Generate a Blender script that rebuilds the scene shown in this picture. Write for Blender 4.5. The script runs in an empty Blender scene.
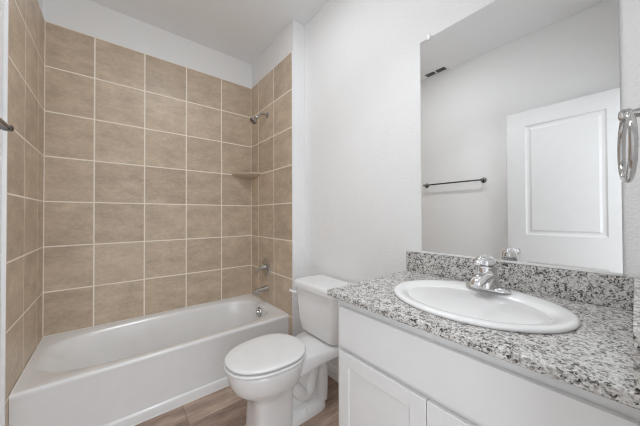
import bpy, bmesh, math, random
from mathutils import Vector, Matrix
R = math.radians
C = bpy.context.scene.collection
SC = bpy.context.scene

# ------------------------------------------------------------------ dimensions (metres, floor at z = 0)
H = 1.208                      # eye height
XL, XR = -0.373, 1.157         # tile faces of the two alcove end walls
D = 2.590                      # tile face of the long alcove wall
YF = 1.846                     # front of the bathtub
YT = 1.790                     # front edge of the tile on the end walls
XW = 1.285                     # wall with toilet, vanity and mirror
XLW = -0.385                   # painted left wall
YD = -0.030                    # wall with the doorway
CEIL = 2.851
TOPT = 2.582                   # top of the tile
RIM = 0.373                    # bathtub rim
PITCH = 0.3167
CT = 0.905                     # countertop height

# ------------------------------------------------------------------ camera
yaw, pit, rol = R(39.084), R(0.5905), R(-0.2316)
F = Vector((math.sin(yaw)*math.cos(pit), math.cos(yaw)*math.cos(pit), math.sin(pit)))
r0 = Vector((math.cos(yaw), -math.sin(yaw), 0)); u0 = r0.cross(F)
r1 = math.cos(rol)*r0 + math.sin(rol)*u0; u1 = -math.sin(rol)*r0 + math.cos(rol)*u0
cd = bpy.data.cameras.new('camera'); cam = bpy.data.objects.new('camera', cd); C.objects.link(cam)
m = Matrix((r1, u1, -F)).transposed().to_4x4(); m.translation = Vector((0, 0, H)); cam.matrix_world = m
cd.sensor_width = 36; cd.lens = 36*255.56/640; cd.clip_start = 0.01; cd.clip_end = 50
SC.camera = cam

# ------------------------------------------------------------------ world, lights, exposure
w = bpy.data.worlds.new('world'); SC.world = w; w.use_nodes = True
w.node_tree.nodes['Background'].inputs[0].default_value = (.94, .985, 1.03, 1)
w.node_tree.nodes['Background'].inputs[1].default_value = 1.2

def area(name, loc, rot, sx, sy, power, col=(1, 1, 1)):
    l = bpy.data.lights.new(name, 'AREA'); l.shape = 'RECTANGLE'; l.size = sx; l.size_y = sy; l.energy = power; l.color = col
    o = bpy.data.objects.new(name, l); C.objects.link(o); o.location = loc; o.rotation_euler = rot
    return o
area('hallway_daylight', (0.20, -0.30, 1.15), (R(90), 0, 0), 0.50, 1.9, 7, (.94, .985, 1.03))
COUNTER_FILL = 26.0
VANITY_EMIT, CEILING_FILL_EMIT = 2.0, 35.0
SC.view_settings.view_transform = 'Standard'; SC.view_settings.look = 'None'
SC.view_settings.gamma = 1.0; SC.view_settings.use_curve_mapping = False
SC.view_settings.exposure = 0.0
SC.cycles.use_denoising = True; SC.cycles.filter_width = 1.15
SC.cycles.max_bounces = 12; SC.cycles.diffuse_bounces = 8; SC.cycles.glossy_bounces = 6

# ------------------------------------------------------------------ node helpers
class NT:
    def __init__(s, name):
        s.m = bpy.data.materials.new(name); s.m.use_nodes = True
        s.t = s.m.node_tree; s.n = s.t.nodes; s.bsdf = s.n['Principled BSDF']
    def link(s, a, b): s.t.links.new(a, b)
    def new(s, ty, **kw):
        n = s.n.new(ty)
        for k, v in kw.items(): setattr(n, k, v)
        return n
    def val(s, sock, v):
        if isinstance(v, (int, float)): sock.default_value = v
        elif isinstance(v, tuple): sock.default_value = v
        else: s.link(v, sock)
    def math(s, op, a, b=None, clamp=False):
        n = s.new('ShaderNodeMath', operation=op); n.use_clamp = clamp
        s.val(n.inputs[0], a)
        if b is not None: s.val(n.inputs[1], b)
        return n.outputs[0]
    def geo(s):
        return s.new('ShaderNodeNewGeometry').outputs['Position']
    def sep(s, v):
        n = s.new('ShaderNodeSeparateXYZ'); s.link(v, n.inputs[0]); return n.outputs
    def comb(s, x, y, z):
        n = s.new('ShaderNodeCombineXYZ')
        for i, v in enumerate((x, y, z)): s.val(n.inputs[i], v)
        return n.outputs[0]
    def noise(s, vec, scale, detail=3, rough=.5):
        n = s.new('ShaderNodeTexNoise'); s.link(vec, n.inputs['Vector'])
        n.inputs['Scale'].default_value = scale; n.inputs['Detail'].default_value = detail; n.inputs['Roughness'].default_value = rough
        return n.outputs
    def ramp(s, fac, stops, mode='LINEAR'):
        n = s.new('ShaderNodeValToRGB'); n.color_ramp.interpolation = mode
        e = n.color_ramp.elements
        while len(e) < len(stops): e.new(.5)
        for k, (p, c) in enumerate(stops): e[k].position = p; e[k].color = (*c, 1)
        s.link(fac, n.inputs[0]); return n.outputs[0]
    def mix(s, fac, a, b, mode='MIX'):
        n = s.new('ShaderNodeMix', data_type='RGBA', blend_type=mode)
        s.val(n.inputs[0], fac)
        for i, v in ((6, a), (7, b)):
            if isinstance(v, tuple): n.inputs[i].default_value = (*v, 1) if len(v) == 3 else v
            else: s.link(v, n.inputs[i])
        return n.outputs[2]
    def bump(s, h, strength, dist=.01):
        n = s.new('ShaderNodeBump'); n.inputs['Strength'].default_value = strength; n.inputs['Distance'].default_value = dist
        s.link(h, n.inputs['Height']); s.link(n.outputs[0], s.bsdf.inputs['Normal'])

def lin(r, g, b):
    f = lambda c: c/12.92 if c <= .04045 else ((c+.055)/1.055)**2.4
    return (f(r/255), f(g/255), f(b/255))

def simple(name, col, rough=.5, metal=0, coat=0, spec=None):
    t = NT(name); t.bsdf.inputs['Base Color'].default_value = (*col, 1)
    t.bsdf.inputs['Roughness'].default_value = rough; t.bsdf.inputs['Metallic'].default_value = metal
    if coat: t.bsdf.inputs['Coat Weight'].default_value = coat; t.bsdf.inputs['Coat Roughness'].default_value = .08
    # a faint unevenness so that no surface is perfectly flat in tone
    g = t.geo(); nz = t.noise(g, 14, 3)[0]
    t.link(t.ramp(nz, [(.3, tuple(c*.975 for c in col)), (.7, col)]), t.bsdf.inputs['Base Color'])
    return t.m

def wall_paint(name, col, scale, strength):
    t = NT(name); g = t.geo()
    nz = t.noise(g, 1.3, 2)[0]
    t.link(t.ramp(nz, [(.3, tuple(c*.985 for c in col)), (.7, col)]), t.bsdf.inputs['Base Color'])
    t.bsdf.inputs['Roughness'].default_value = .55
    h = t.ramp(t.noise(g, scale, 3, .55)[0], [(.38, (0, 0, 0)), (.62, (1, 1, 1))])
    t.bump(h, strength, .004)
    return t.m

def tile_mat(name, axis, off):
    """square ceramic tile, grout lines along `axis` at off + k*PITCH and in height at 2.264 - k*PITCH"""
    t = NT(name); g = t.geo(); s = t.sep(g)
    u = t.math('DIVIDE', t.math('SUBTRACT', s[axis], off-10*PITCH), PITCH)
    v = t.math('DIVIDE', t.math('SUBTRACT', s[2], 2.2645-10*0.3165), 0.3165)
    def dist(a):
        f = t.math('FRACT', a); return t.math('MINIMUM', f, t.math('SUBTRACT', 1.0, f))
    d = t.math('MINIMUM', dist(u), dist(v))
    grout = t.ramp(d, [(.0120, (1, 1, 1)), (.0165, (0, 0, 0))])
    cell = t.comb(t.math('FLOOR', u), t.math('FLOOR', v), float(axis)*3.7)
    wn = t.new('ShaderNodeTexWhiteNoise'); t.link(cell, wn.inputs['Vector'])
    vadd = t.new('ShaderNodeVectorMath', operation='ADD'); t.link(g, vadd.inputs[0])
    vm = t.new('ShaderNodeVectorMath', operation='SCALE'); t.link(wn.outputs['Color'], vm.inputs[0]); vm.inputs['Scale'].default_value = 9
    t.link(vm.outputs[0], vadd.inputs[1])
    stretch = t.new('ShaderNodeVectorMath', operation='MULTIPLY'); t.link(vadd.outputs[0], stretch.inputs[0]); stretch.inputs[1].default_value = (1, 1, 1.9)
    n1 = t.noise(stretch.outputs[0], 5.5, 7, .66)[0]; n2 = t.noise(stretch.outputs[0], 38, 5, .65)[0]
    c = t.ramp(n1, [(.27, lin(151, 134, 116)), (.45, lin(186, 167, 146)), (.57, lin(205, 186, 164)), (.76, lin(233, 215, 192))])
    c = t.mix(.25, c, t.ramp(n2, [(.32, lin(147, 128, 109)), (.68, lin(239, 221, 198))]))
    c = t.mix(.30, c, t.ramp(wn.outputs['Value'], [(0, lin(175, 157, 137)), (1, lin(220, 202, 179))]))
    t.link(t.mix(grout, c, lin(246, 238, 226)), t.bsdf.inputs['Base Color'])
    t.link(t.ramp(grout, [(0, (.38,)*3), (1, (.8,)*3)]), t.bsdf.inputs['Roughness'])
    t.bump(t.math('SUBTRACT', 1.0, grout), .35, .003)
    return t.m

def granite():
    t = NT('granite'); g = t.geo()
    wob = t.noise(g, 110, 3)[1]
    va = t.new('ShaderNodeVectorMath', operation='MULTIPLY_ADD'); t.link(wob, va.inputs[0]); va.inputs[1].default_value = (.009,)*3; t.link(g, va.inputs[2])
    vor = t.new('ShaderNodeTexVoronoi'); t.link(va.outputs[0], vor.inputs['Vector']); vor.inputs['Scale'].default_value = 205
    s1 = t.sep(vor.outputs['Color'])[0]
    vor2 = t.new('ShaderNodeTexVoronoi'); t.link(va.outputs[0], vor2.inputs['Vector']); vor2.inputs['Scale'].default_value = 380
    s2 = t.sep(vor2.outputs['Color'])[1]
    cl = t.noise(g, 48, 4, .65)[0]
    k = t.math('ADD', t.math('MULTIPLY', s1, .46), t.math('MULTIPLY', cl, .85))
    c = t.ramp(k, [(.39, lin(34, 32, 32)), (.455, lin(88, 85, 83)), (.53, lin(146, 142, 139)), (.62, lin(188, 185, 181)), (.76, lin(214, 212, 209)), (.92, lin(226, 225, 223))])
    c = t.mix(t.ramp(s2, [(.0, (.6,)*3), (.16, (0,)*3)]), c, lin(78, 75, 74))
    c = t.mix(t.ramp(s2, [(.8, (0,)*3), (.95, (.45,)*3)]), c, lin(230, 229, 227))
    t.link(c, t.bsdf.inputs['Base Color']); t.bsdf.inputs['Roughness'].default_value = .16
    return t.m

def plank_floor():
    """wood-look planks 0.165 wide running along x"""
    t = NT('wood_plank'); g = t.geo(); s = t.sep(g)
    Wd, Ln = .200, 1.20
    r = t.math('DIVIDE', t.math('SUBTRACT', s[1], 1.640-20*Wd), Wd)
    row = t.math('FLOOR', r)
    sh = t.math('MULTIPLY', row, .235)
    u = t.math('DIVIDE', t.math('SUBTRACT', t.math('SUBTRACT', s[0], .35-20*.235), sh), Ln)
    u = t.math('ADD', u, 10.0)
    idx = t.math('FLOOR', u)
    wn = t.new('ShaderNodeTexWhiteNoise'); t.link(t.comb(row, idx, 1.3), wn.inputs['Vector'])
    fr = t.math('FRACT', r); fu = t.math('FRACT', u)
    dr = t.math('MULTIPLY', t.math('MINIMUM', fr, t.math('SUBTRACT', 1.0, fr)), Wd)
    du = t.math('MULTIPLY', t.math('MINIMUM', fu, t.math('SUBTRACT', 1.0, fu)), Ln)
    gap = t.ramp(t.math('MINIMUM', dr, du), [(.0006, (1,)*3), (.0018, (0,)*3)])
    off = t.math('MULTIPLY', wn.outputs['Value'], 23.0)
    v = t.comb(t.math('ADD', t.math('MULTIPLY', s[0], 2.6), off), t.math('ADD', t.math('MULTIPLY', s[1], 15.0), off), 0.0)
    n1 = t.noise(v, 1.0, 6, .62); n2 = t.noise(v, 5.0, 5, .6)
    c = t.ramp(n1[0], [(.30, lin(86, 65, 55)), (.44, lin(138, 114, 100)), (.55, lin(176, 151, 134)), (.70, lin(214, 192, 174))])
    c = t.mix(.3, c, t.ramp(n2[0], [(.35, lin(112, 90, 78)), (.65, lin(206, 184, 166))]))
    c = t.mix(.3, c, t.ramp(wn.outputs['Value'], [(0, lin(136, 114, 101)), (1, lin(204, 182, 165))]))
    t.link(t.mix(gap, c, lin(126, 108, 97)), t.bsdf.inputs['Base Color'])
    t.bsdf.inputs['Roughness'].default_value = .42
    t.bump(t.math('SUBTRACT', 1.0, gap), .2, .002)
    return t.m

def emitter(name, col, strength):
    t = NT(name); t.bsdf.inputs['Base Color'].default_value = (.9, .9, .9, 1)
    t.bsdf.inputs['Emission Color'].default_value = (*col, 1); t.bsdf.inputs['Emission Strength'].default_value = strength
    return t.m

M = dict(
    paint=wall_paint('wall_paint', (.87, .87, .87), 95, .22),
    ceil=wall_paint('ceiling_paint', (.86, .87, .885), 70, .12),
    tile_x=tile_mat('ceramic_tile_long_wall', 0, -.1082), tile_l=tile_mat('ceramic_tile_left_wall', 1, 2.0975), tile_r=tile_mat('ceramic_tile_right_wall', 1, 2.100),
    shelf=simple('beige_ceramic', lin(196, 180, 158), .35),
    granite=granite(), wood=plank_floor(),
    trim=simple('white_trim', (.87, .87, .87), .35), door=simple('door_paint', (.74, .74, .74), .4),
    cab=simple('cabinet_paint', (.80, .80, .80), .38), porc=simple('porcelain', (.87, .87, .87), .12, coat=.4),
    tub=simple('tub_enamel', (.84, .84, .84), .2, coat=.3), plastic=simple('white_plastic', (.86, .86, .86), .25),
    caulk=simple('white_caulk', (.86, .84, .80), .5),
    chrome=simple('chrome', (.84, .84, .85), .05, 1), chrome2=simple('dimmed_chrome', (.58, .575, .57), .08, 1), dark=simple('vent_shade', (.10, .10, .10), .6), nickel=simple('satin_nickel', (.22, .215, .21), .22, 1),  # chrome2 is chrome darkened to stand in for dark reflections
    mirror=simple('mirror_glass', (.86, .87, .865), .0, 1), glow=emitter('frosted_glass_lamp', (.95, .985, 1.02), VANITY_EMIT),
    glow2=emitter('ceiling_fill_glow', (.95, .985, 1.02), CEILING_FILL_EMIT),
    edge=simple('mirror_edge', (.30, .32, .31), .2),
    grout=simple('pale_grout', lin(240, 231, 219), .8), sink=simple('sink_porcelain', (.93, .93, .93), .10, coat=.4),
    clip=simple('clear_clip', (.85, .85, .86), .1),
)
mm = M['mirror'].node_tree.nodes['Principled BSDF']
for l in list(mm.inputs['Base Color'].links): M['mirror'].node_tree.links.remove(l)
mm.inputs['Base Color'].default_value = (.87, .875, .87, 1)

# ------------------------------------------------------------------ mesh helpers (all shapes are given in world coordinates)
WL = {}
def finish(o, label, cat, group, kind):
    if label: o['label'] = label
    if cat: o['category'] = cat
    if group: o['group'] = group
    if kind: o['kind'] = kind

def thing(name, loc, label, cat, group=None, kind=None):
    o = bpy.data.objects.new(name, None); C.objects.link(o); o.location = loc; o.empty_display_size = .05
    WL[o] = Vector(loc); finish(o, label, cat, group, kind); return o

def obj(name, bm, mats, parent=None, label=None, cat=None, group=None, kind=None, base=None, sharp=35, bevel=0):
    me = bpy.data.meshes.new(name)
    if not isinstance(mats, (list, tuple)): mats = [mats]
    off = WL[parent] if parent else Vector(base or (0, 0, 0))
    bmesh.ops.translate(bm, verts=bm.verts, vec=-off)
    bmesh.ops.recalc_face_normals(bm, faces=bm.faces)
    for e in bm.edges:
        e.smooth = not (len(e.link_faces) == 2 and e.calc_face_angle(0) > R(sharp))
    for f in bm.faces: f.smooth = True
    bm.to_mesh(me); bm.free()
    for k in mats: me.materials.append(k)
    o = bpy.data.objects.new(name, me); C.objects.link(o)
    if parent: o.parent = parent; WL[o] = WL[parent]
    else: o.location = off; WL[o] = off
    if bevel:
        b = o.modifiers.new('bevel', 'BEVEL'); b.width = bevel; b.segments = 2; b.limit_method = 'ANGLE'; b.angle_limit = R(50)
    if len(me.polygons) < 260:
        wn = o.modifiers.new('weighted_normals', 'WEIGHTED_NORMAL'); wn.keep_sharp = True
    finish(o, label, cat, group, kind); return o

def new(): return bmesh.new()

def box(bm, x0, x1, y0, y1, z0, z1, bev=0, seg=2, mi=0):
    t = bmesh.new(); bmesh.ops.create_cube(t, size=1)
    for v in t.verts: v.co = Vector(((x0+x1)/2+v.co.x*(x1-x0), (y0+y1)/2+v.co.y*(y1-y0), (z0+z1)/2+v.co.z*(z1-z0)))
    if bev: bmesh.ops.bevel(t, geom=t.edges[:], offset=bev, segments=seg, profile=.5, affect='EDGES')
    merge(bm, t, mi); return bm

def merge(bm, t, mi=0):
    vs = {v: bm.verts.new(v.co) for v in t.verts}
    for f in t.faces:
        try: n = bm.faces.new([vs[v] for v in f.verts]); n.material_index = mi
        except ValueError: pass
    t.free()

def loft(bm, rings, cap0=True, cap1=True, mi=0):
    vr = [[bm.verts.new(p) for p in r] for r in rings]; n = len(rings[0])
    for a, b in zip(vr, vr[1:]):
        for i in range(n):
            j = (i+1) % n
            f = bm.faces.new((a[i], a[j], b[j], b[i])); f.material_index = mi
    for c, r in ((cap0, vr[0]), (cap1, vr[-1])):
        if c: f = bm.faces.new(r); f.material_index = mi
    return bm

def frame(d):
    d = Vector(d).normalized(); a = Vector((0, 0, 1)) if abs(d.z) < .9 else Vector((1, 0, 0))
    u = d.cross(a).normalized(); return u, d.cross(u).normalized()

def lathe(bm, o, d, prof, n=28):
    """prof: (distance along d, radius)"""
    o = Vector(o); d = Vector(d).normalized(); u, v = frame(d)
    loft(bm, [[o+d*h+(u*math.cos(2*math.pi*k/n)+v*math.sin(2*math.pi*k/n))*max(r, .0003) for k in range(n)] for h, r in prof])
    return bm

def spline(pts, m=8):
    P = [Vector(p) for p in pts]; P = [2*P[0]-P[1]]+P+[2*P[-1]-P[-2]]; out = []
    for i in range(1, len(P)-2):
        for k in range(m):
            t = k/m; a, b, c, d = P[i-1:i+3]
            out.append(.5*((2*b)+(c-a)*t+(2*a-5*b+4*c-d)*t*t+(3*b-a-3*c+d)*t**3))
    out.append(P[-2]); return out

def tube(bm, pts, rad, n=16, flat=1.0, closed=False):
    """swept tube; rad a number or one per point; flat squashes it across its second axis"""
    P = [Vector(p) for p in pts]; N = len(P)
    rr = rad if isinstance(rad, (list, tuple)) else [rad]*N
    rings = []; u = None
    for i, p in enumerate(P):
        if closed: d = P[(i+1) % N]-P[i-1]
        else: d = (P[min(i+1, N-1)]-P[max(i-1, 0)])
        d.normalize()
        if u is None: u, _ = frame(d)
        u = (u-d*u.dot(d)).normalized(); v = d.cross(u)
        rings.append([p+(u*math.cos(2*math.pi*k/n)+v*math.sin(2*math.pi*k/n)*flat)*rr[i] for k in range(n)])
    if closed: rings.append(rings[0]); loft(bm, rings, False, False); bmesh.ops.remove_doubles(bm, verts=bm.verts, dist=1e-6)
    else: loft(bm, rings)
    return bm

def superell(cx, cy, z, a, b, e=2.0, n=64, a2=None, b2=None):
    """a/a2: half lengths toward -x / +x; b/b2: toward +y / -y"""
    out = []
    for k in range(n):
        t = 2*math.pi*k/n; c, s = math.cos(t), math.sin(t)
        x = math.copysign(abs(c)**(2/e), c); y = math.copysign(abs(s)**(2/e), s)
        out.append(Vector((cx + x*((a2 if a2 is not None else a) if x > 0 else a), cy + y*(b if y > 0 or b2 is None else b2), z)))
    return out

def rrect(x0, x1, y0, y1, z, r, seg=6):
    out = []
    for cx, cy, a0 in ((x1-r, y1-r, 0), (x0+r, y1-r, 90), (x0+r, y0+r, 180), (x1-r, y0+r, 270)):
        for k in range(seg+1):
            t = R(a0+90*k/seg); out.append(Vector((cx+r*math.cos(t), cy+r*math.sin(t), z)))
    return out

S = 'structure'
# ------------------------------------------------------------------ room shell
YO = -.15                      # outer face of the doorway wall
obj('floor', box(new(), -.50, 1.40, YO-.9, 2.75, -.06, 0), M['wood'], label='brown wood look plank floor', kind=S)
obj('ceiling', box(new(), -.50, 1.40, YO, 2.75, CEIL, CEIL+.08), M['ceil'], label='smooth pale grey ceiling', kind=S)
b = new(); box(b, -.50, 1.40, D+.012, 2.75, 0, CEIL); box(b, XL, XR, D, D+.012, RIM-.02, TOPT, mi=1); box(b, XL, XL+.005, D-.0015, D, RIM+.008, TOPT, mi=2); box(b, XR-.005, XR, D-.0015, D, RIM+.008, TOPT, mi=2)
obj('wall_back', b, [M['paint'], M['tile_x'], M['grout']], label='long alcove wall tiled in taupe squares behind the bathtub', kind=S)
b = new(); box(b, -.50, XLW, YO, D+.012, 0, CEIL); box(b, XLW, XL, YT, D+.012, 0, TOPT, mi=1)
obj('wall_left', b, [M['paint'], M['tile_l']], label='left wall, tiled at the end of the bathtub and painted in front', kind=S)
b = new(); box(b, XW, 1.40, YO, D+.012, 0, CEIL); box(b, XR+.012, XW, YT-.006, D+.012, 0, CEIL, .004); box(b, XR, XR+.012, YT, D+.012, 0, TOPT, mi=1)
obj('wall_right', b, [M['paint'], M['tile_r']], label='right wall with tiled shower end and painted part behind toilet and mirror', kind=S)
OX0, OX1, OZ = -.325, .46, 2.16   # doorway
b = new(); box(b, XLW, OX0, YO, YD, 0, CEIL); box(b, OX1, XW, YO, YD, 0, CEIL); box(b, OX0, OX1, YO, YD, OZ, CEIL)
obj('wall_front', b, M['paint'], label='white wall with the open doorway beside the vanity', kind=S)
obj('trim_1', box(new(), XLW, XL+.003, YT-.010, YT, 0, TOPT, .003), M['trim'], label='white edge strip down the left tile', kind=S)
obj('trim_2', box(new(), XR-.003, XR+.012, YT-.010, YT, 0, TOPT, .003), M['trim'], label='white edge strip down the right tile', kind=S)
b = new(); box(b, OX0, OX0+.018, YO, YD, 0, OZ); box(b, OX1-.018, OX1, YO, YD, 0, OZ); box(b, OX0, OX1, YO, YD, OZ-.018, OZ)
obj('trim_3', b, M['trim'], label='white door jamb around the open doorway', kind=S)
b = new(); box(b, OX1-.006, OX1+.057, YD, YD+.012, 0, OZ+.057, .004)
obj('trim_4', b, M['trim'], label='white casing beside the doorway', kind=S)

def base_profile(bm, p0, p1, nrm, h=.095):
    p0, p1, nrm = Vector(p0), Vector(p1), Vector(nrm); z = Vector((0, 0, 1))
    pr = [(0, 0), (.014, 0), (.014, h*.60), (.009, h*.66), (.011, h*.74), (.008, h*.88), (.003, h*.97), (0, h)]
    loft(bm, [[p+nrm*a+z*c for a, c in pr] for p in (p0, p1)])
    return bm
b = new(); base_profile(b, (XW, .765, 0), (XW, YT-.006, 0), (-1, 0, 0)); base_profile(b, (XR+.012, YT-.006, 0), (XW, YT-.006, 0), (0, -1, 0))
obj('baseboard_right', b, M['trim'], label='white moulded baseboard behind the toilet', kind=S)
obj('baseboard_left', base_profile(new(), (XLW, YD, 0), (XLW, YT-.010, 0), (1, 0, 0)), M['trim'], label='white moulded baseboard along the left wall', kind=S)

# ------------------------------------------------------------------ open door, folded back along the left wall
dx0, dx1, dy0, dy1, dz0, dz1 = -.317, -.282, -.022, .740, .012, 2.126
t = thing('door_1', (dx1, dy0, 0), 'white two panel door standing open along the left wall', 'door', kind=S)
st = .125
pz = [(.22, .80), (1.035, 1.995)]
b = new()
for y0, y1 in ((dy0, .122), (.608, dy1)): box(b, dx0, dx1, y0, y1, dz0, dz1)
for z0, z1 in ((dz0, pz[0][0]), (pz[0][1], pz[1][0]), (pz[1][1], dz1)): box(b, dx0, dx1, .122, .608, z0, z1)
obj('door_frame', b, M['door'], t)
for z0, z1 in pz:
    b = new()
    for s, xf in ((1, dx1), (-1, dx0)):
        xm = (dx0+dx1)/2
        def rc(i, x): return [Vector((x, .121+i, z0-.001+i)), Vector((x, .609-i, z0-.001+i)), Vector((x, .609-i, z1+.001-i)), Vector((x, .121+i, z1+.001-i))]
        loft(b, [rc(0, xf-s*.0005), rc(.010, xf-s*.009), rc(.022, xf-s*.011), rc(.030, xf-s*.011), rc(.044, xf-s*.004)], False, True)
    obj('door_panel', b, M['door'], t, sharp=8)
b = new()
for s, xf in ((1, dx1), (-1, dx0)):
    lathe(b, (xf, .675, .885), (s, 0, 0), [(0, .030), (.006, .030), (.008, .013), (.028, .012), (.036, .024), (.050, .026), (.060, .018), (.063, .004)])
obj('door_knob', b, M['chrome'], t, label='chrome door knob')
b = new()
for z in (.25, 1.07, 1.90): lathe(b, (dx1+.004, dy0-.001, z-.045), (0, 0, 1), [(0, .005), (.09, .005)], 10)
obj('hinge', b, M['nickel'], t)

# ------------------------------------------------------------------ bathtub
tx0, tx1, ty1 = XL+.001, XR-.001, D-.001
t = thing('bathtub', ((tx0+tx1)/2, YF, 0), 'white alcove bathtub with straight apron in front of the taupe tile', 'bathtub')
N = 96
bcx, bcy = .375, 2.215
def rect_by_angle(x0, x1, y0, y1, z, ang):
    out = []
    for a in ang:
        c, s = math.cos(a), math.sin(a)
        k = min(((x1-bcx)/c if c > 1e-9 else (x0-bcx)/c if c < -1e-9 else 1e9), ((y1-bcy)/s if s > 1e-9 else (y0-bcy)/s if s < -1e-9 else 1e9))
        out.append(Vector((bcx+c*k, bcy+s*k, z)))
    return out
def basin(z, x0, x1, y0, y1, e):
    # superellipse sampled at the polar angles of its own points, so rings join cleanly
    return superell(bcx, bcy, z, bcx-x0, y1-bcy, e, N, a2=x1-bcx, b2=bcy-y0)
rim_in = basin(RIM, -.335, 1.092, 1.902, 2.528, 3.6)
ang = [math.atan2(p.y-bcy, p.x-bcx) for p in rim_in]
# snap the closest angles to the rectangle's corners
outer = rect_by_angle(tx0, tx1, YF+.014, ty1, RIM, ang)
for cx, cy in ((tx0, ty1), (tx1, ty1), (tx0, YF+.014), (tx1, YF+.014)):
    k = min(range(N), key=lambda i: (outer[i]-Vector((cx, cy, RIM))).length); outer[k] = Vector((cx, cy, RIM))
b = new()
loft(b, [outer, rim_in,
         basin(RIM-.006, -.322, 1.083, 1.914, 2.518, 3.6), basin(RIM-.03, -.305, 1.076, 1.924, 2.508, 3.5),
         basin(.24, -.215, 1.058, 1.945, 2.488, 3.4), basin(.13, -.115, 1.040, 1.965, 2.468, 3.3),
         basin(.075, -.055, 1.015, 1.995, 2.440, 3.1), basin(.058, .02, .965, 2.03, 2.40, 2.8)], False, True)
# rolled front edge, apron, low skirt
pr = [(YF+.014, RIM), (YF+.007, RIM-.0015), (YF+.002, RIM-.006), (YF, RIM-.014), (YF+.002, RIM-.030), (YF+.004, RIM-.05), (YF+.004, .068), (YF+.003, .062), (YF-.008, .058), (YF-.011, .053), (YF-.011, .0)]
pr += [(YF+.02, 0), (YF+.02, RIM-.03)]
loft(b, [[Vector((x, y, z)) for y, z in pr] for x in (tx0, tx1)])
obj('tub_shell', b, M['tub'], t, sharp=40)
b = new(); box(b, tx0, tx1, YF-.017, YF-.011, 0, .007, .002, 1)
box(b, tx0+.001, tx1-.001, D-.0065, D-.0015, RIM+.0005, RIM+.007, .002, 1); box(b, XL+.0015, XL+.0065, YF+.01, D-.007, RIM+.0005, RIM+.007, .002, 1); box(b, XR-.0065, XR-.0015, YF+.01, D-.007, RIM+.0005, RIM+.007, .002, 1)
obj('caulk_line', b, M['caulk'], t)
ov = Vector((1.064, 2.215, .312)); od = Vector((-1, 0, .14)).normalized()
b = new(); lathe(b, ov, od, [(0, .046), (.006, .046), (.014, .041), (.018, .030), (.015, .020), (.024, .016), (.027, .008), (.028, .001)])
obj('overflow_plate', b, M['chrome2'], t, label='round chrome overflow plate')
b = new(); lathe(b, (.86, 2.215, .0585), (0, 0, 1), [(0, .036), (.003, .036), (.005, .030), (.003, .024), (.012, .022), (.016, .012), (.017, .001)])
obj('drain', b, M['chrome'], t, label='chrome tub drain')

# ------------------------------------------------------------------ shower fittings on the right tile
t = thing('tub_spout', (XR, 2.222, .51), 'chrome tub filler spout low on the right tile above the overflow', 'spout')
b = new(); lathe(b, (XR, 2.222, .515), (-1, 0, -.06), [(0, .030), (.008, .031), (.02, .027), (.06, .025), (.10, .0245), (.128, .0235), (.134, .018), (.134, .001)])
obj('spout_body', b, M['chrome2'], t)
b = new(); lathe(b, (XR-.112, 2.222, .492), (0, 0, -1), [(0, .019), (.018, .017), (.020, .013), (.014, .011), (.014, .001)], 20)
obj('spout_outlet', b, M['chrome2'], t)
t = thing('shower_valve', (XR, 2.255, .71), 'round chrome shower valve with lever handle on the right tile', 'faucet')
b = new(); lathe(b, (XR, 2.255, .712), (-1, 0, 0), [(0, .088), (.004, .088), (.009, .082), (.013, .060), (.014, .034), (.016, .001)], 40)
obj('escutcheon', b, M['chrome2'], t)
b = new(); lathe(b, (XR-.013, 2.255, .712), (-1, 0, 0), [(0, .031), (.012, .028), (.035, .024), (.050, .022), (.056, .016), (.058, .001)])
tube(b, spline([(XR-.050, 2.255, .712), (XR-.066, 2.264, .700), (XR-.080, 2.276, .684), (XR-.088, 2.286, .664)]), [.019]*8+[.017]*8+[.015]*8+[.011], 14, .75)
obj('valve_handle', b, M['chrome2'], t)
t = thing('wall_shower', (XR, 2.223, 2.17), 'chrome shower head on a bent arm high on the right tile', 'shower head')
b = new(); lathe(b, (XR, 2.223, 2.178), (-1, 0, 0), [(0, .030), (.004, .030), (.012, .018), (.016, .012), (.016, .001)])
obj('wall_flange', b, M['chrome2'], t)
b = new(); tube(b, spline([(XR-.003, 2.223, 2.178), (XR-.045, 2.226, 2.180), (XR-.078, 2.230, 2.166), (XR-.100, 2.234, 2.142)]), .0105, 14)
obj('shower_arm', b, M['chrome2'], t)
b = new(); lathe(b, (XR-.092, 2.233, 2.150), (-.64, .08, -.76), [(0, .010), (.006, .015), (.016, .017), (.026, .013), (.034, .016), (.052, .028), (.066, .037), (.074, .038), (.078, .035)])
obj('spray_head', b, M['chrome2'], t)
b = new(); d = Vector((-.64, .08, -.76)).normalized(); lathe(b, Vector((XR-.092, 2.233, 2.150))+d*.0785, d, [(0, .033), (.002, .032), (.003, .001)])
obj('spray_face', b, M['nickel'], t, label='dark spray face')

# corner shelf
zs = 1.633; n = 14
def shelf_ring(z, r, k0=.006):
    cx, cy = XR-.001, D-.001
    pts = [Vector((cx, cy, z))]
    for k in range(n+1):
        a = math.pi/2*k/n; c, s = math.cos(a), math.sin(a); e = 2/1.35
        pts.append(Vector((cx-r*c**e, cy-r*s**e, z)))
    return pts
b = new(); loft(b, [shelf_ring(zs-.034, .10), shelf_ring(zs-.012, .200), shelf_ring(zs-.002, .213), shelf_ring(zs+.004, .216), shelf_ring(zs+.012, .214), shelf_ring(zs+.014, .208)])
obj('corner_shelf', b, M['shelf'], base=(XR-.08, D-.08, zs), label='beige ceramic corner shelf in the tiled shower corner', cat='shelf', sharp=30)

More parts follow.
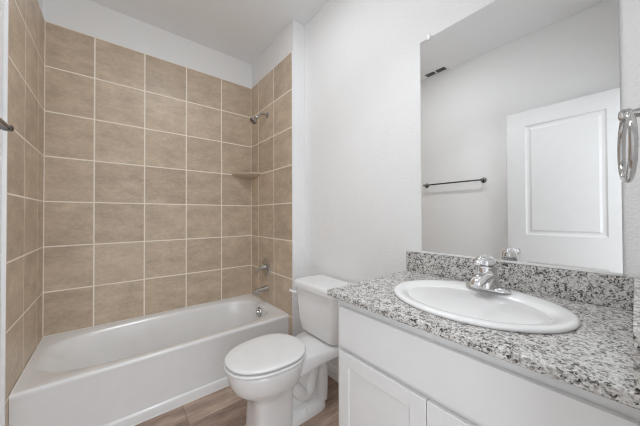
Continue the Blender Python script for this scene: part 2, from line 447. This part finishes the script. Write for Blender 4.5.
# ------------------------------------------------------------------ toilet (faces -x)
TY = 1.338
t = thing('toilet', (.85, TY, 0), 'white two piece toilet with closed lid between bathtub and vanity', 'toilet')
def egg(z, cx, af, ab, bw, e=2.15, n=64): return superell(cx, TY, z, af, bw, e, n, a2=ab)
b = new()
loft(b, [egg(0, .735, .150, .085, .108, 4.5), egg(.015, .735, .150, .085, .108, 4.5), egg(.05, .735, .145, .085, .105, 4.5), egg(.15, .735, .142, .085, .102, 4.2), egg(.205, .735, .147, .092, .106, 3.6),
         egg(.235, .735, .168, .115, .117, 2.8), egg(.262, .735, .215, .14, .145, 2.4), egg(.29, .735, .244, .15, .163, 2.3), egg(.325, .735, .257, .16, .173, 2.2), egg(.35, .735, .262, .163, .177, 2.2),
         egg(.374, .735, .264, .165, .180, 2.2), egg(.386, .735, .262, .165, .178, 2.2), egg(.391, .735, .254, .16, .172, 2.2)])
# deck under the tank
def deck(x, hw, z0, z1):
    r = .018
    return [Vector((x, TY+sy*(hw-(r if k in (0, 3) else 0)), z)) for sy, k, z in ((-1, 0, z1), (-1, 1, z1-r), (-1, 2, z0), (1, 2, z0), (1, 1, z1-r), (1, 0, z1))]
loft(b, [deck(.80, .150, .31, .388), deck(.88, .136, .30, .388), deck(.96, .142, .315, .388), deck(1.05, .168, .335, .388), deck(1.20, .176, .335, .388), deck(1.235, .168, .335, .386)])
# waist under the deck, trapway and foot
loft(b, [superell(.93, TY, .34, .14, .095, 2.6, 40, a2=.16), superell(.93, TY, .26, .14, .066, 2.6, 40, a2=.135), superell(.94, TY, .12, .15, .055, 2.6, 40, a2=.125), superell(.94, TY, .03, .15, .060, 2.6, 40, a2=.135)])
for s in (-1, 1):
    tube(b, spline([(.80, TY+s*.060, .235), (.855, TY+s*.060, .175), (.905, TY+s*.056, .120), (.955, TY+s*.052, .135), (.975, TY+s*.050, .205), (1.00, TY+s*.052, .275), (1.045, TY+s*.055, .255), (1.055, TY+s*.055, .16), (1.05, TY+s*.056, .04)]), .037, 16)
loft(b, [superell(.925, TY, 0, .20, .107, 4, 48, a2=.150), superell(.925, TY, .03, .20, .105, 4, 48, a2=.148), superell(.925, TY, .05, .20, .095, 4, 48, a2=.138), superell(.925, TY, .072, .20, .062, 4, 48, a2=.115)])
bw = obj('bowl', b, M['porc'], t, sharp=50)
for s in (-1, 1):
    b = new(); lathe(b, (.895, TY+s*.088, .045), (0, 0, 1), [(0, .012), (.012, .012), (.019, .008), (.021, .001)], 16)
    obj('bolt_cap', b, M['plastic'], bw)
# seat ring and lid
def seat(z, k=0): return superell(.722, TY, z, .266-k, .190-k, 2.25, 72, a2=.190-k)
b = new(); o_ = [seat(.399, .022), seat(.4005, .006), seat(.404, 0), seat(.410, 0), seat(.4130, .004), seat(.4140, .012)]
inn = lambda z: superell(.700, TY, z, .19, .115, 2.2, 72, a2=.13)
loft(b, [inn(.399)]+o_+[inn(.4140), inn(.399)], False, False); bmesh.ops.remove_doubles(b, verts=b.verts, dist=1e-5)
obj('seat', b, M['plastic'], t)
def lid(z, k=0): return superell(.722, TY, z, .262-k, .187-k, 2.25, 72, a2=.188-k)
b = new(); loft(b, [lid(.4215, .022), lid(.4225, .006), lid(.426, 0), lid(.432, 0), lid(.4365, .004), lid(.4390, .012), lid(.4405, .05), lid(.4410, .12)])
obj('lid', b, M['plastic'], t)
for s in (-1, 1): obj('seat_hinge', box(new(), .889, .917, TY+s*.055-.018, TY+s*.055+.018, .3885, .420, .008, 3), M['plastic'], t)
# tank
TK = TY+.014
def tank(z, x0, hw, r): return rrect(x0, 1.262, TK-hw, TK+hw, z, r)
b = new(); loft(b, [tank(.390, 1.085, .155, .05), tank(.396, 1.060, .177, .055), tank(.412, 1.046, .190, .058), tank(.47, 1.040, .203, .056), tank(.58, 1.034, .214, .05), tank(.704, 1.030, .221, .048)])
tk = obj('tank', b, M['porc'], t, sharp=50)
b = new(); loft(b, [tank(.704, 1.022, .229, .045), tank(.706, 1.015, .236, .048), tank(.730, 1.014, .237, .048), tank(.741, 1.018, .233, .046), tank(.747, 1.028, .223, .040), tank(.749, 1.05, .20, .03)])
obj('tank_lid', b, M['porc'], tk, sharp=50)
b = new(); lathe(b, (1.031, TK+.200, .660), (-1, 0, 0), [(0, .013), (.008, .012), (.012, .009), (.014, .001)], 16)
b2 = tube(new(), spline([(1.019, TK+.200, .660), (1.014, TK+.218, .661), (1.013, TK+.242, .663)], 4), [.0075]*4+[.009]*4+[.011], 12); merge(b, b2)
obj('flush_lever', b, M['plastic'], tk)

# ------------------------------------------------------------------ vanity
VY0, VY1, VX, VF = YD+.001, .762, .712, .694
t = thing('vanity_cabinet', (1.0, .37, 0), 'white shaker vanity cabinet below the granite countertop', 'cabinet')
b = new()
box(b, VX+.0005, XW-.016, VY1-.018, VY1  , 0, .8785, .001, 1); box(b, VX+.0005, XW-.016, VY0, VY0+.018  , 0, .8785)
box(b, VX+.0005, XW-.016, VY0+.0185, VY1-.0185, .10, .118); box(b, VX+.06, VX+.075, VY0+.0185, VY1-.0185, 0, .0995)
for y0, y1 in ((VY0, VY0+.045), (VY1-.042, VY1)): box(b, VX, VX+.019, y0, y1, .0, .8785)
for z0, z1 in ((.10, .14), (.672, .712), (.845, .8785)): box(b, VX, VX+.019, VY0+.045, VY1-.042, z0, z1)
obj('carcass', b, M['cab'], t)
b = new(); box(b, VF, VX-.0005, -.002, .740, .700, .851, .0035, 2)
obj('drawer_front', b, M['cab'], t)
def shaker(y0, y1, z0, z1):
    b = new(); sw = .052
    for a, c in ((y0, y0+sw), (y1-sw, y1)): box(b, VF, VX-.0005, a, c, z0, z1, .0022, 2)
    for a, c in ((z0, z0+sw), (z1-sw, z1)): box(b, VF, VX-.0005, y0+sw-.0005, y1-sw+.0005, a, c, .0022, 2)
    dr = obj('door', b, M['cab'], t)
    obj('door_panel', box(new(), VF+.0045, VX-.003, y0+sw-.004, y1-sw+.004, z0+sw-.004, z1-sw+.004), M['cab'], dr)
    return dr
shaker(.381, .740, .118, .681); shaker(-.002, .378, .118, .681)

# countertop with an oval cut-out
SX, SY = .980, .369
cx0, cx1, cy0, cy1 = .686, XW-.001, YD+.001, .800
def ring_rect(z, A):
    out = []
    for a in A:
        c, s = math.cos(a), math.sin(a)
        k = min(((cx1-SX)/c if c > 1e-9 else (cx0-SX)/c if c < -1e-9 else 1e9), ((cy1-SY)/s if s > 1e-9 else (cy0-SY)/s if s < -1e-9 else 1e9))
        out.append(Vector((SX+c*k, SY+s*k, z)))
    return out
A = [2*math.pi*k/64 for k in range(64)]
for x, y in ((cx0, cy0), (cx0, cy1), (cx1, cy0), (cx1, cy1)):
    a = math.atan2(y-SY, x-SX) % (2*math.pi); k = min(range(64), key=lambda i: abs(A[i]-a)); A[k] = a
def ring_hole(z): return [Vector((SX-.006+.190*math.cos(a), SY+.232*math.sin(a), z)) for a in A]
b = new(); rr = [ring_hole(.879), ring_rect(.879, A), ring_rect(CT, A), ring_hole(CT)]
loft(b, rr+[rr[0]], False, False); bmesh.ops.remove_doubles(b, verts=b.verts, dist=1e-5)
obj('countertop', b, M['granite'], base=(SX, SY, .879), label='speckled grey granite countertop around the oval sink', cat='countertop', bevel=.003)
SPT = 1.009
obj('backsplash', box(new(), XW-.021, XW-.001, .0045, .800, CT+.0005, SPT, .0018, 2), M['granite'], base=(XW-.011, .4, CT), label='low granite backsplash strip standing below the mirror', cat='backsplash')
obj('side_splash', box(new(), cx0+.002, XW-.001, YD+.001, .0040, CT+.0005, SPT, .0018, 2), M['granite'], base=(SX, -.015, CT), label='short granite side splash at the right end of the countertop', cat='backsplash')

# drop-in sink
t = thing('sink', (SX, SY, CT), 'white oval drop in sink set in the granite countertop', 'sink')
def ov_(z, cx, a, bb, a2=None): return superell(cx, SY, z, a, bb, 2.0, 96, a2=a2)
b = new()
loft(b, [ov_(CT+.001, SX, .220, .268), ov_(CT+.001, SX, .224, .272), ov_(CT+.006, SX, .226, .274), ov_(CT+.010, SX, .2245, .2725), ov_(CT+.0125, SX, .221, .269), ov_(CT+.0140, SX, .215, .263), ov_(CT+.0140, SX, .206, .253, .200), ov_(CT+.0122, SX-.004, .192, .240, .178),
         ov_(CT+.0088, SX-.008, .178, .226, .160), ov_(CT+.003, SX-.010, .167, .214, .148), ov_(CT-.006, SX-.012, .158, .204, .139), ov_(CT-.022, SX-.014, .150, .194, .131), ov_(CT-.05, SX-.016, .138, .178, .122), ov_(CT-.09, SX-.018, .114, .150, .106), ov_(CT-.122, SX-.018, .078, .104), ov_(CT-.136, SX-.015, .035, .042), ov_(CT-.139, SX-.015, .02, .02),
         ov_(CT-.152, SX-.015, .02, .02), ov_(CT-.150, SX-.015, .042, .05), ov_(CT-.134, SX-.018, .087, .114), ov_(CT-.10, SX-.018, .122, .160), ov_(CT-.05, SX-.016, .148, .188), ov_(CT-.022, SX-.014, .160, .204, .141), ov_(CT-.008, SX-.012, .168, .213, .150), ov_(CT+.001, SX-.010, .176, .219, .158)], True, False)
obj('basin', b, M['sink'], t, sharp=75)
b = new(); lathe(b, (SX-.015, SY, CT-.1395), (0, 0, 1), [(0, .0215), (.003, .0215), (.004, .016), (.007, .014), (.009, .001)], 24)
obj('drain', b, M['chrome'], t, label='chrome sink drain')

# faucet
FX, FY, FZ = 1.135, .366, CT+.0155
t = thing('sink_faucet', (FX, FY, FZ), 'chrome single lever faucet on the back rim of the oval sink', 'faucet')
b = new(); sp = lambda z, a, bb: superell(FX, FY, z, a, bb, 2.8, 56)
loft(b, [sp(FZ, .028, .077), sp(FZ+.004, .028, .077), sp(FZ+.009, .025, .073), sp(FZ+.013, .018, .055), sp(FZ+.014, .01, .03)])
obj('base_plate', b, M['chrome'], t)
b = new(); lathe(b, (FX, FY, FZ+.010), (0, 0, 1), [(0, .044), (.012, .042), (.030, .038), (.055, .0335), (.072, .031), (.074, .0320), (.081, .0320), (.083, .029)], 32)
obj('body', b, M['chrome'], t)
b = new(); tube(b, spline([(FX-.002, FY, FZ+.046), (FX-.035, FY, FZ+.052), (FX-.066, FY, FZ+.050), (FX-.092, FY, FZ+.040), (FX-.102, FY, FZ+.026)]), [.034-.012*k/32 for k in range(33)], 24, .75)
obj('spout', b, M['chrome'], t)
b = new(); lathe(b, (FX, FY, FZ+.0945), (0, 0, 1), [(0, .029), (.014, .0285), (.026, .024), (.034, .016), (.039, .001)], 28)
tube(b, spline([(FX-.004, FY, FZ+.120), (FX-.026, FY+.002, FZ+.124), (FX-.052, FY+.004, FZ+.118), (FX-.074, FY+.006, FZ+.104)]), [.023]*8+[.020]*8+[.017]*8+[.013], 16, .42)
obj('lever', b, M['chrome'], t)

# ------------------------------------------------------------------ mirror
MY0, MY1, MZ0, MZ1 = .026, .716, 1.0115, 2.132
t = thing('wall_mirror', (XW, (MY0+MY1)/2, MZ0), 'large frameless rectangular mirror resting above the granite backsplash', 'mirror')
b = box(new(), XW-.0065, XW-.0005, MY0, MY1, MZ0, MZ1)
b.normal_update()
for f in b.faces: f.material_index = 0 if abs(f.normal.x) > .9 else 1
obj('mirror_glass', b, [M['mirror'], M['edge']], t)
for y in (.668, .09):
    b = new(); box(b, XW-.012, XW-.0005, y-.008, y+.008, MZ1+.0005, MZ1+.020, .002, 1); box(b, XW-.012, XW-.0072, y-.008, y+.008, MZ1-.010, MZ1+.004, .0015, 1)
    obj('mirror_clip', b, M['clip'], t, label='small clear plastic clip')
obj('mirror_channel', box(new(), XW-.012, XW-.0075, MY0, MY1, MZ0-.0015, MZ0+.006), M['trim'], t, label='thin pale bottom channel')

# ------------------------------------------------------------------ towel bar on the left wall, towel ring beside the vanity
t = thing('towel_bar', (XLW, 1.27, 1.545), 'chrome towel bar fixed to the left wall in front of the bathtub', 'towel bar')
bz, bx = 1.563, XLW+.062
for y in (.967, 1.573):
    b = new(); lathe(b, (XLW, y, bz), (1, 0, 0), [(0, .027), (.005, .027), (.010, .020), (.016, .011), (.044, .0095), (.050, .0125), (.062, .0130), (.072, .0120), (.075, .008), (.076, .001)], 24)
    obj('post', b, M['nickel'], t)
b = new(); lathe(b, (bx, .967, bz), (0, 1, 0), [(0, .0085), (.606, .0085)], 18)
obj('bar', b, M['nickel'], t)

rx, rz = .850, 1.420
t = thing('towel_ring', (rx, YD, rz), 'chrome towel ring hanging right of the mirror', 'towel ring')
b = new(); lathe(b, (rx, YD, rz), (0, 1, 0), [(0, .024), (.004, .024), (.009, .017), (.012, .010), (.030, .009), (.034, .013), (.046, .013), (.050, .008), (.051, .001)], 24)
obj('post', b, M['chrome2'], t)
ta = R(7.5); b = new()
tube(b, [(rx+math.cos(ta)*.068*math.cos(a), .009+math.sin(ta)*.068*math.cos(a), rz-.070+.070*math.sin(a)) for a in [2*math.pi*k/56 for k in range(56)]], .0065, 14, closed=True)
obj('ring', b, M['chrome2'], t)

# ------------------------------------------------------------------ ceiling vent near the left wall
vx0, vx1, vy0, vy1 = -.372, -.252, 1.285, 1.555
t = thing('ceiling_vent', (-.312, 1.42, CEIL), 'white louvred ceiling vent beside the left wall seen in the mirror', 'vent')
b = new(); z0 = CEIL-.009
for a, c in ((vx0, vx0+.020), (vx1-.020, vx1)): box(b, a, c, vy0, vy1, z0, CEIL-.0005, .002, 1)
for a, c in ((vy0, vy0+.022), (1.42-.007, 1.42+.007), (vy1-.022, vy1)): box(b, vx0+.0195, vx1-.0195, a, c, z0, CEIL-.0005, .002, 1)
obj('vent_frame', b, M['trim'], t)
obj('vent_shade_sheet', box(new(), vx0+.02, vx1-.02, vy0+.02, vy1-.02, CEIL-.0022, CEIL-.0006), M['dark'], t, label='dark sheet for the shaded duct opening')  # flat dark sheet stands in for the shade inside the duct
for ya, yb in ((vy0+.022, 1.413), (1.427, vy1-.022)):
    for k in range(4):
        x = vx0+.040+k*.0165
        b = new(); loft(b, [[Vector((x, y, CEIL-.0078)), Vector((x-.007, y, CEIL-.0025)), Vector((x-.0058, y, CEIL-.0025)), Vector((x+.0012, y, CEIL-.0078))] for y in (ya, yb)])
        obj('louver', b, M['trim'], t)

# ------------------------------------------------------------------ vanity light above the mirror (the lamp that lights the room)
t = thing('vanity_light', (XW, .376, 2.60), 'chrome vanity light bar with three frosted shades above the mirror', 'lamp')
obj('back_plate', box(new(), XW-.026, XW-.0005, .12, .632, 2.55, 2.65, .006, 2), M['chrome'], t)
for y in (.19, .376, .562):
    b = new(); tube(b, spline([(XW-.024, y, 2.60), (XW-.08, y, 2.615), (XW-.125, y, 2.605), (XW-.13, y, 2.58)], 5), .008, 12)
    ar = obj('arm', b, M['chrome'], t)
    b = new(); lathe(b, (XW-.13, y, 2.595), (0, 0, -1), [(0, .022), (.012, .030), (.05, .044), (.10, .054), (.118, .050), (.122, .001)], 24)
    obj('lamp_shade', b, M['glow'], ar)

# ------------------------------------------------------------------ added unseen fill light, shaped as a flush ceiling fixture
t = thing('ceiling_fill_light', (.47, 1.25, CEIL), 'added round fill light with white rim in the middle of the ceiling', 'lamp')
b = new(); lathe(b, (.47, 1.25, CEIL-.0005), (0, 0, -1), [(0, .165), (.012, .165), (.018, .160), (.018, .150), (.010, .149)], 40)
obj('light_rim', b, M['trim'], t)
b = new(); lathe(b, (.47, 1.25, CEIL-.0115), (0, 0, -1), [(0, .148), (.010, .147), (.020, .125), (.025, .08), (.026, .001)], 40)
obj('diffuser', b, M['glow2'], t)

# ------------------------------------------------------------------ added unseen fill spot to brighten counter, sink and toilet from above
DX, DY = .45, .60
t = thing('counter_fill_light', (DX, DY, CEIL), 'added small round fill light in the ceiling in front of the vanity', 'lamp')
b = new(); lathe(b, (DX, DY, CEIL-.0005), (0, 0, -1), [(0, .085), (.004, .085), (.007, .078), (.005, .062), (.003, .060)], 36)
obj('trim_ring', b, M['trim'], t)
sl = bpy.data.lights.new('counter_fill', 'SPOT'); sl.energy = COUNTER_FILL; sl.spot_size = R(112); sl.spot_blend = .6; sl.shadow_soft_size = .05; sl.color = (.95, .985, 1.02)
so = bpy.data.objects.new('counter_fill_spot', sl); C.objects.link(so); so.location = (0, 0, -.03); so.parent = t
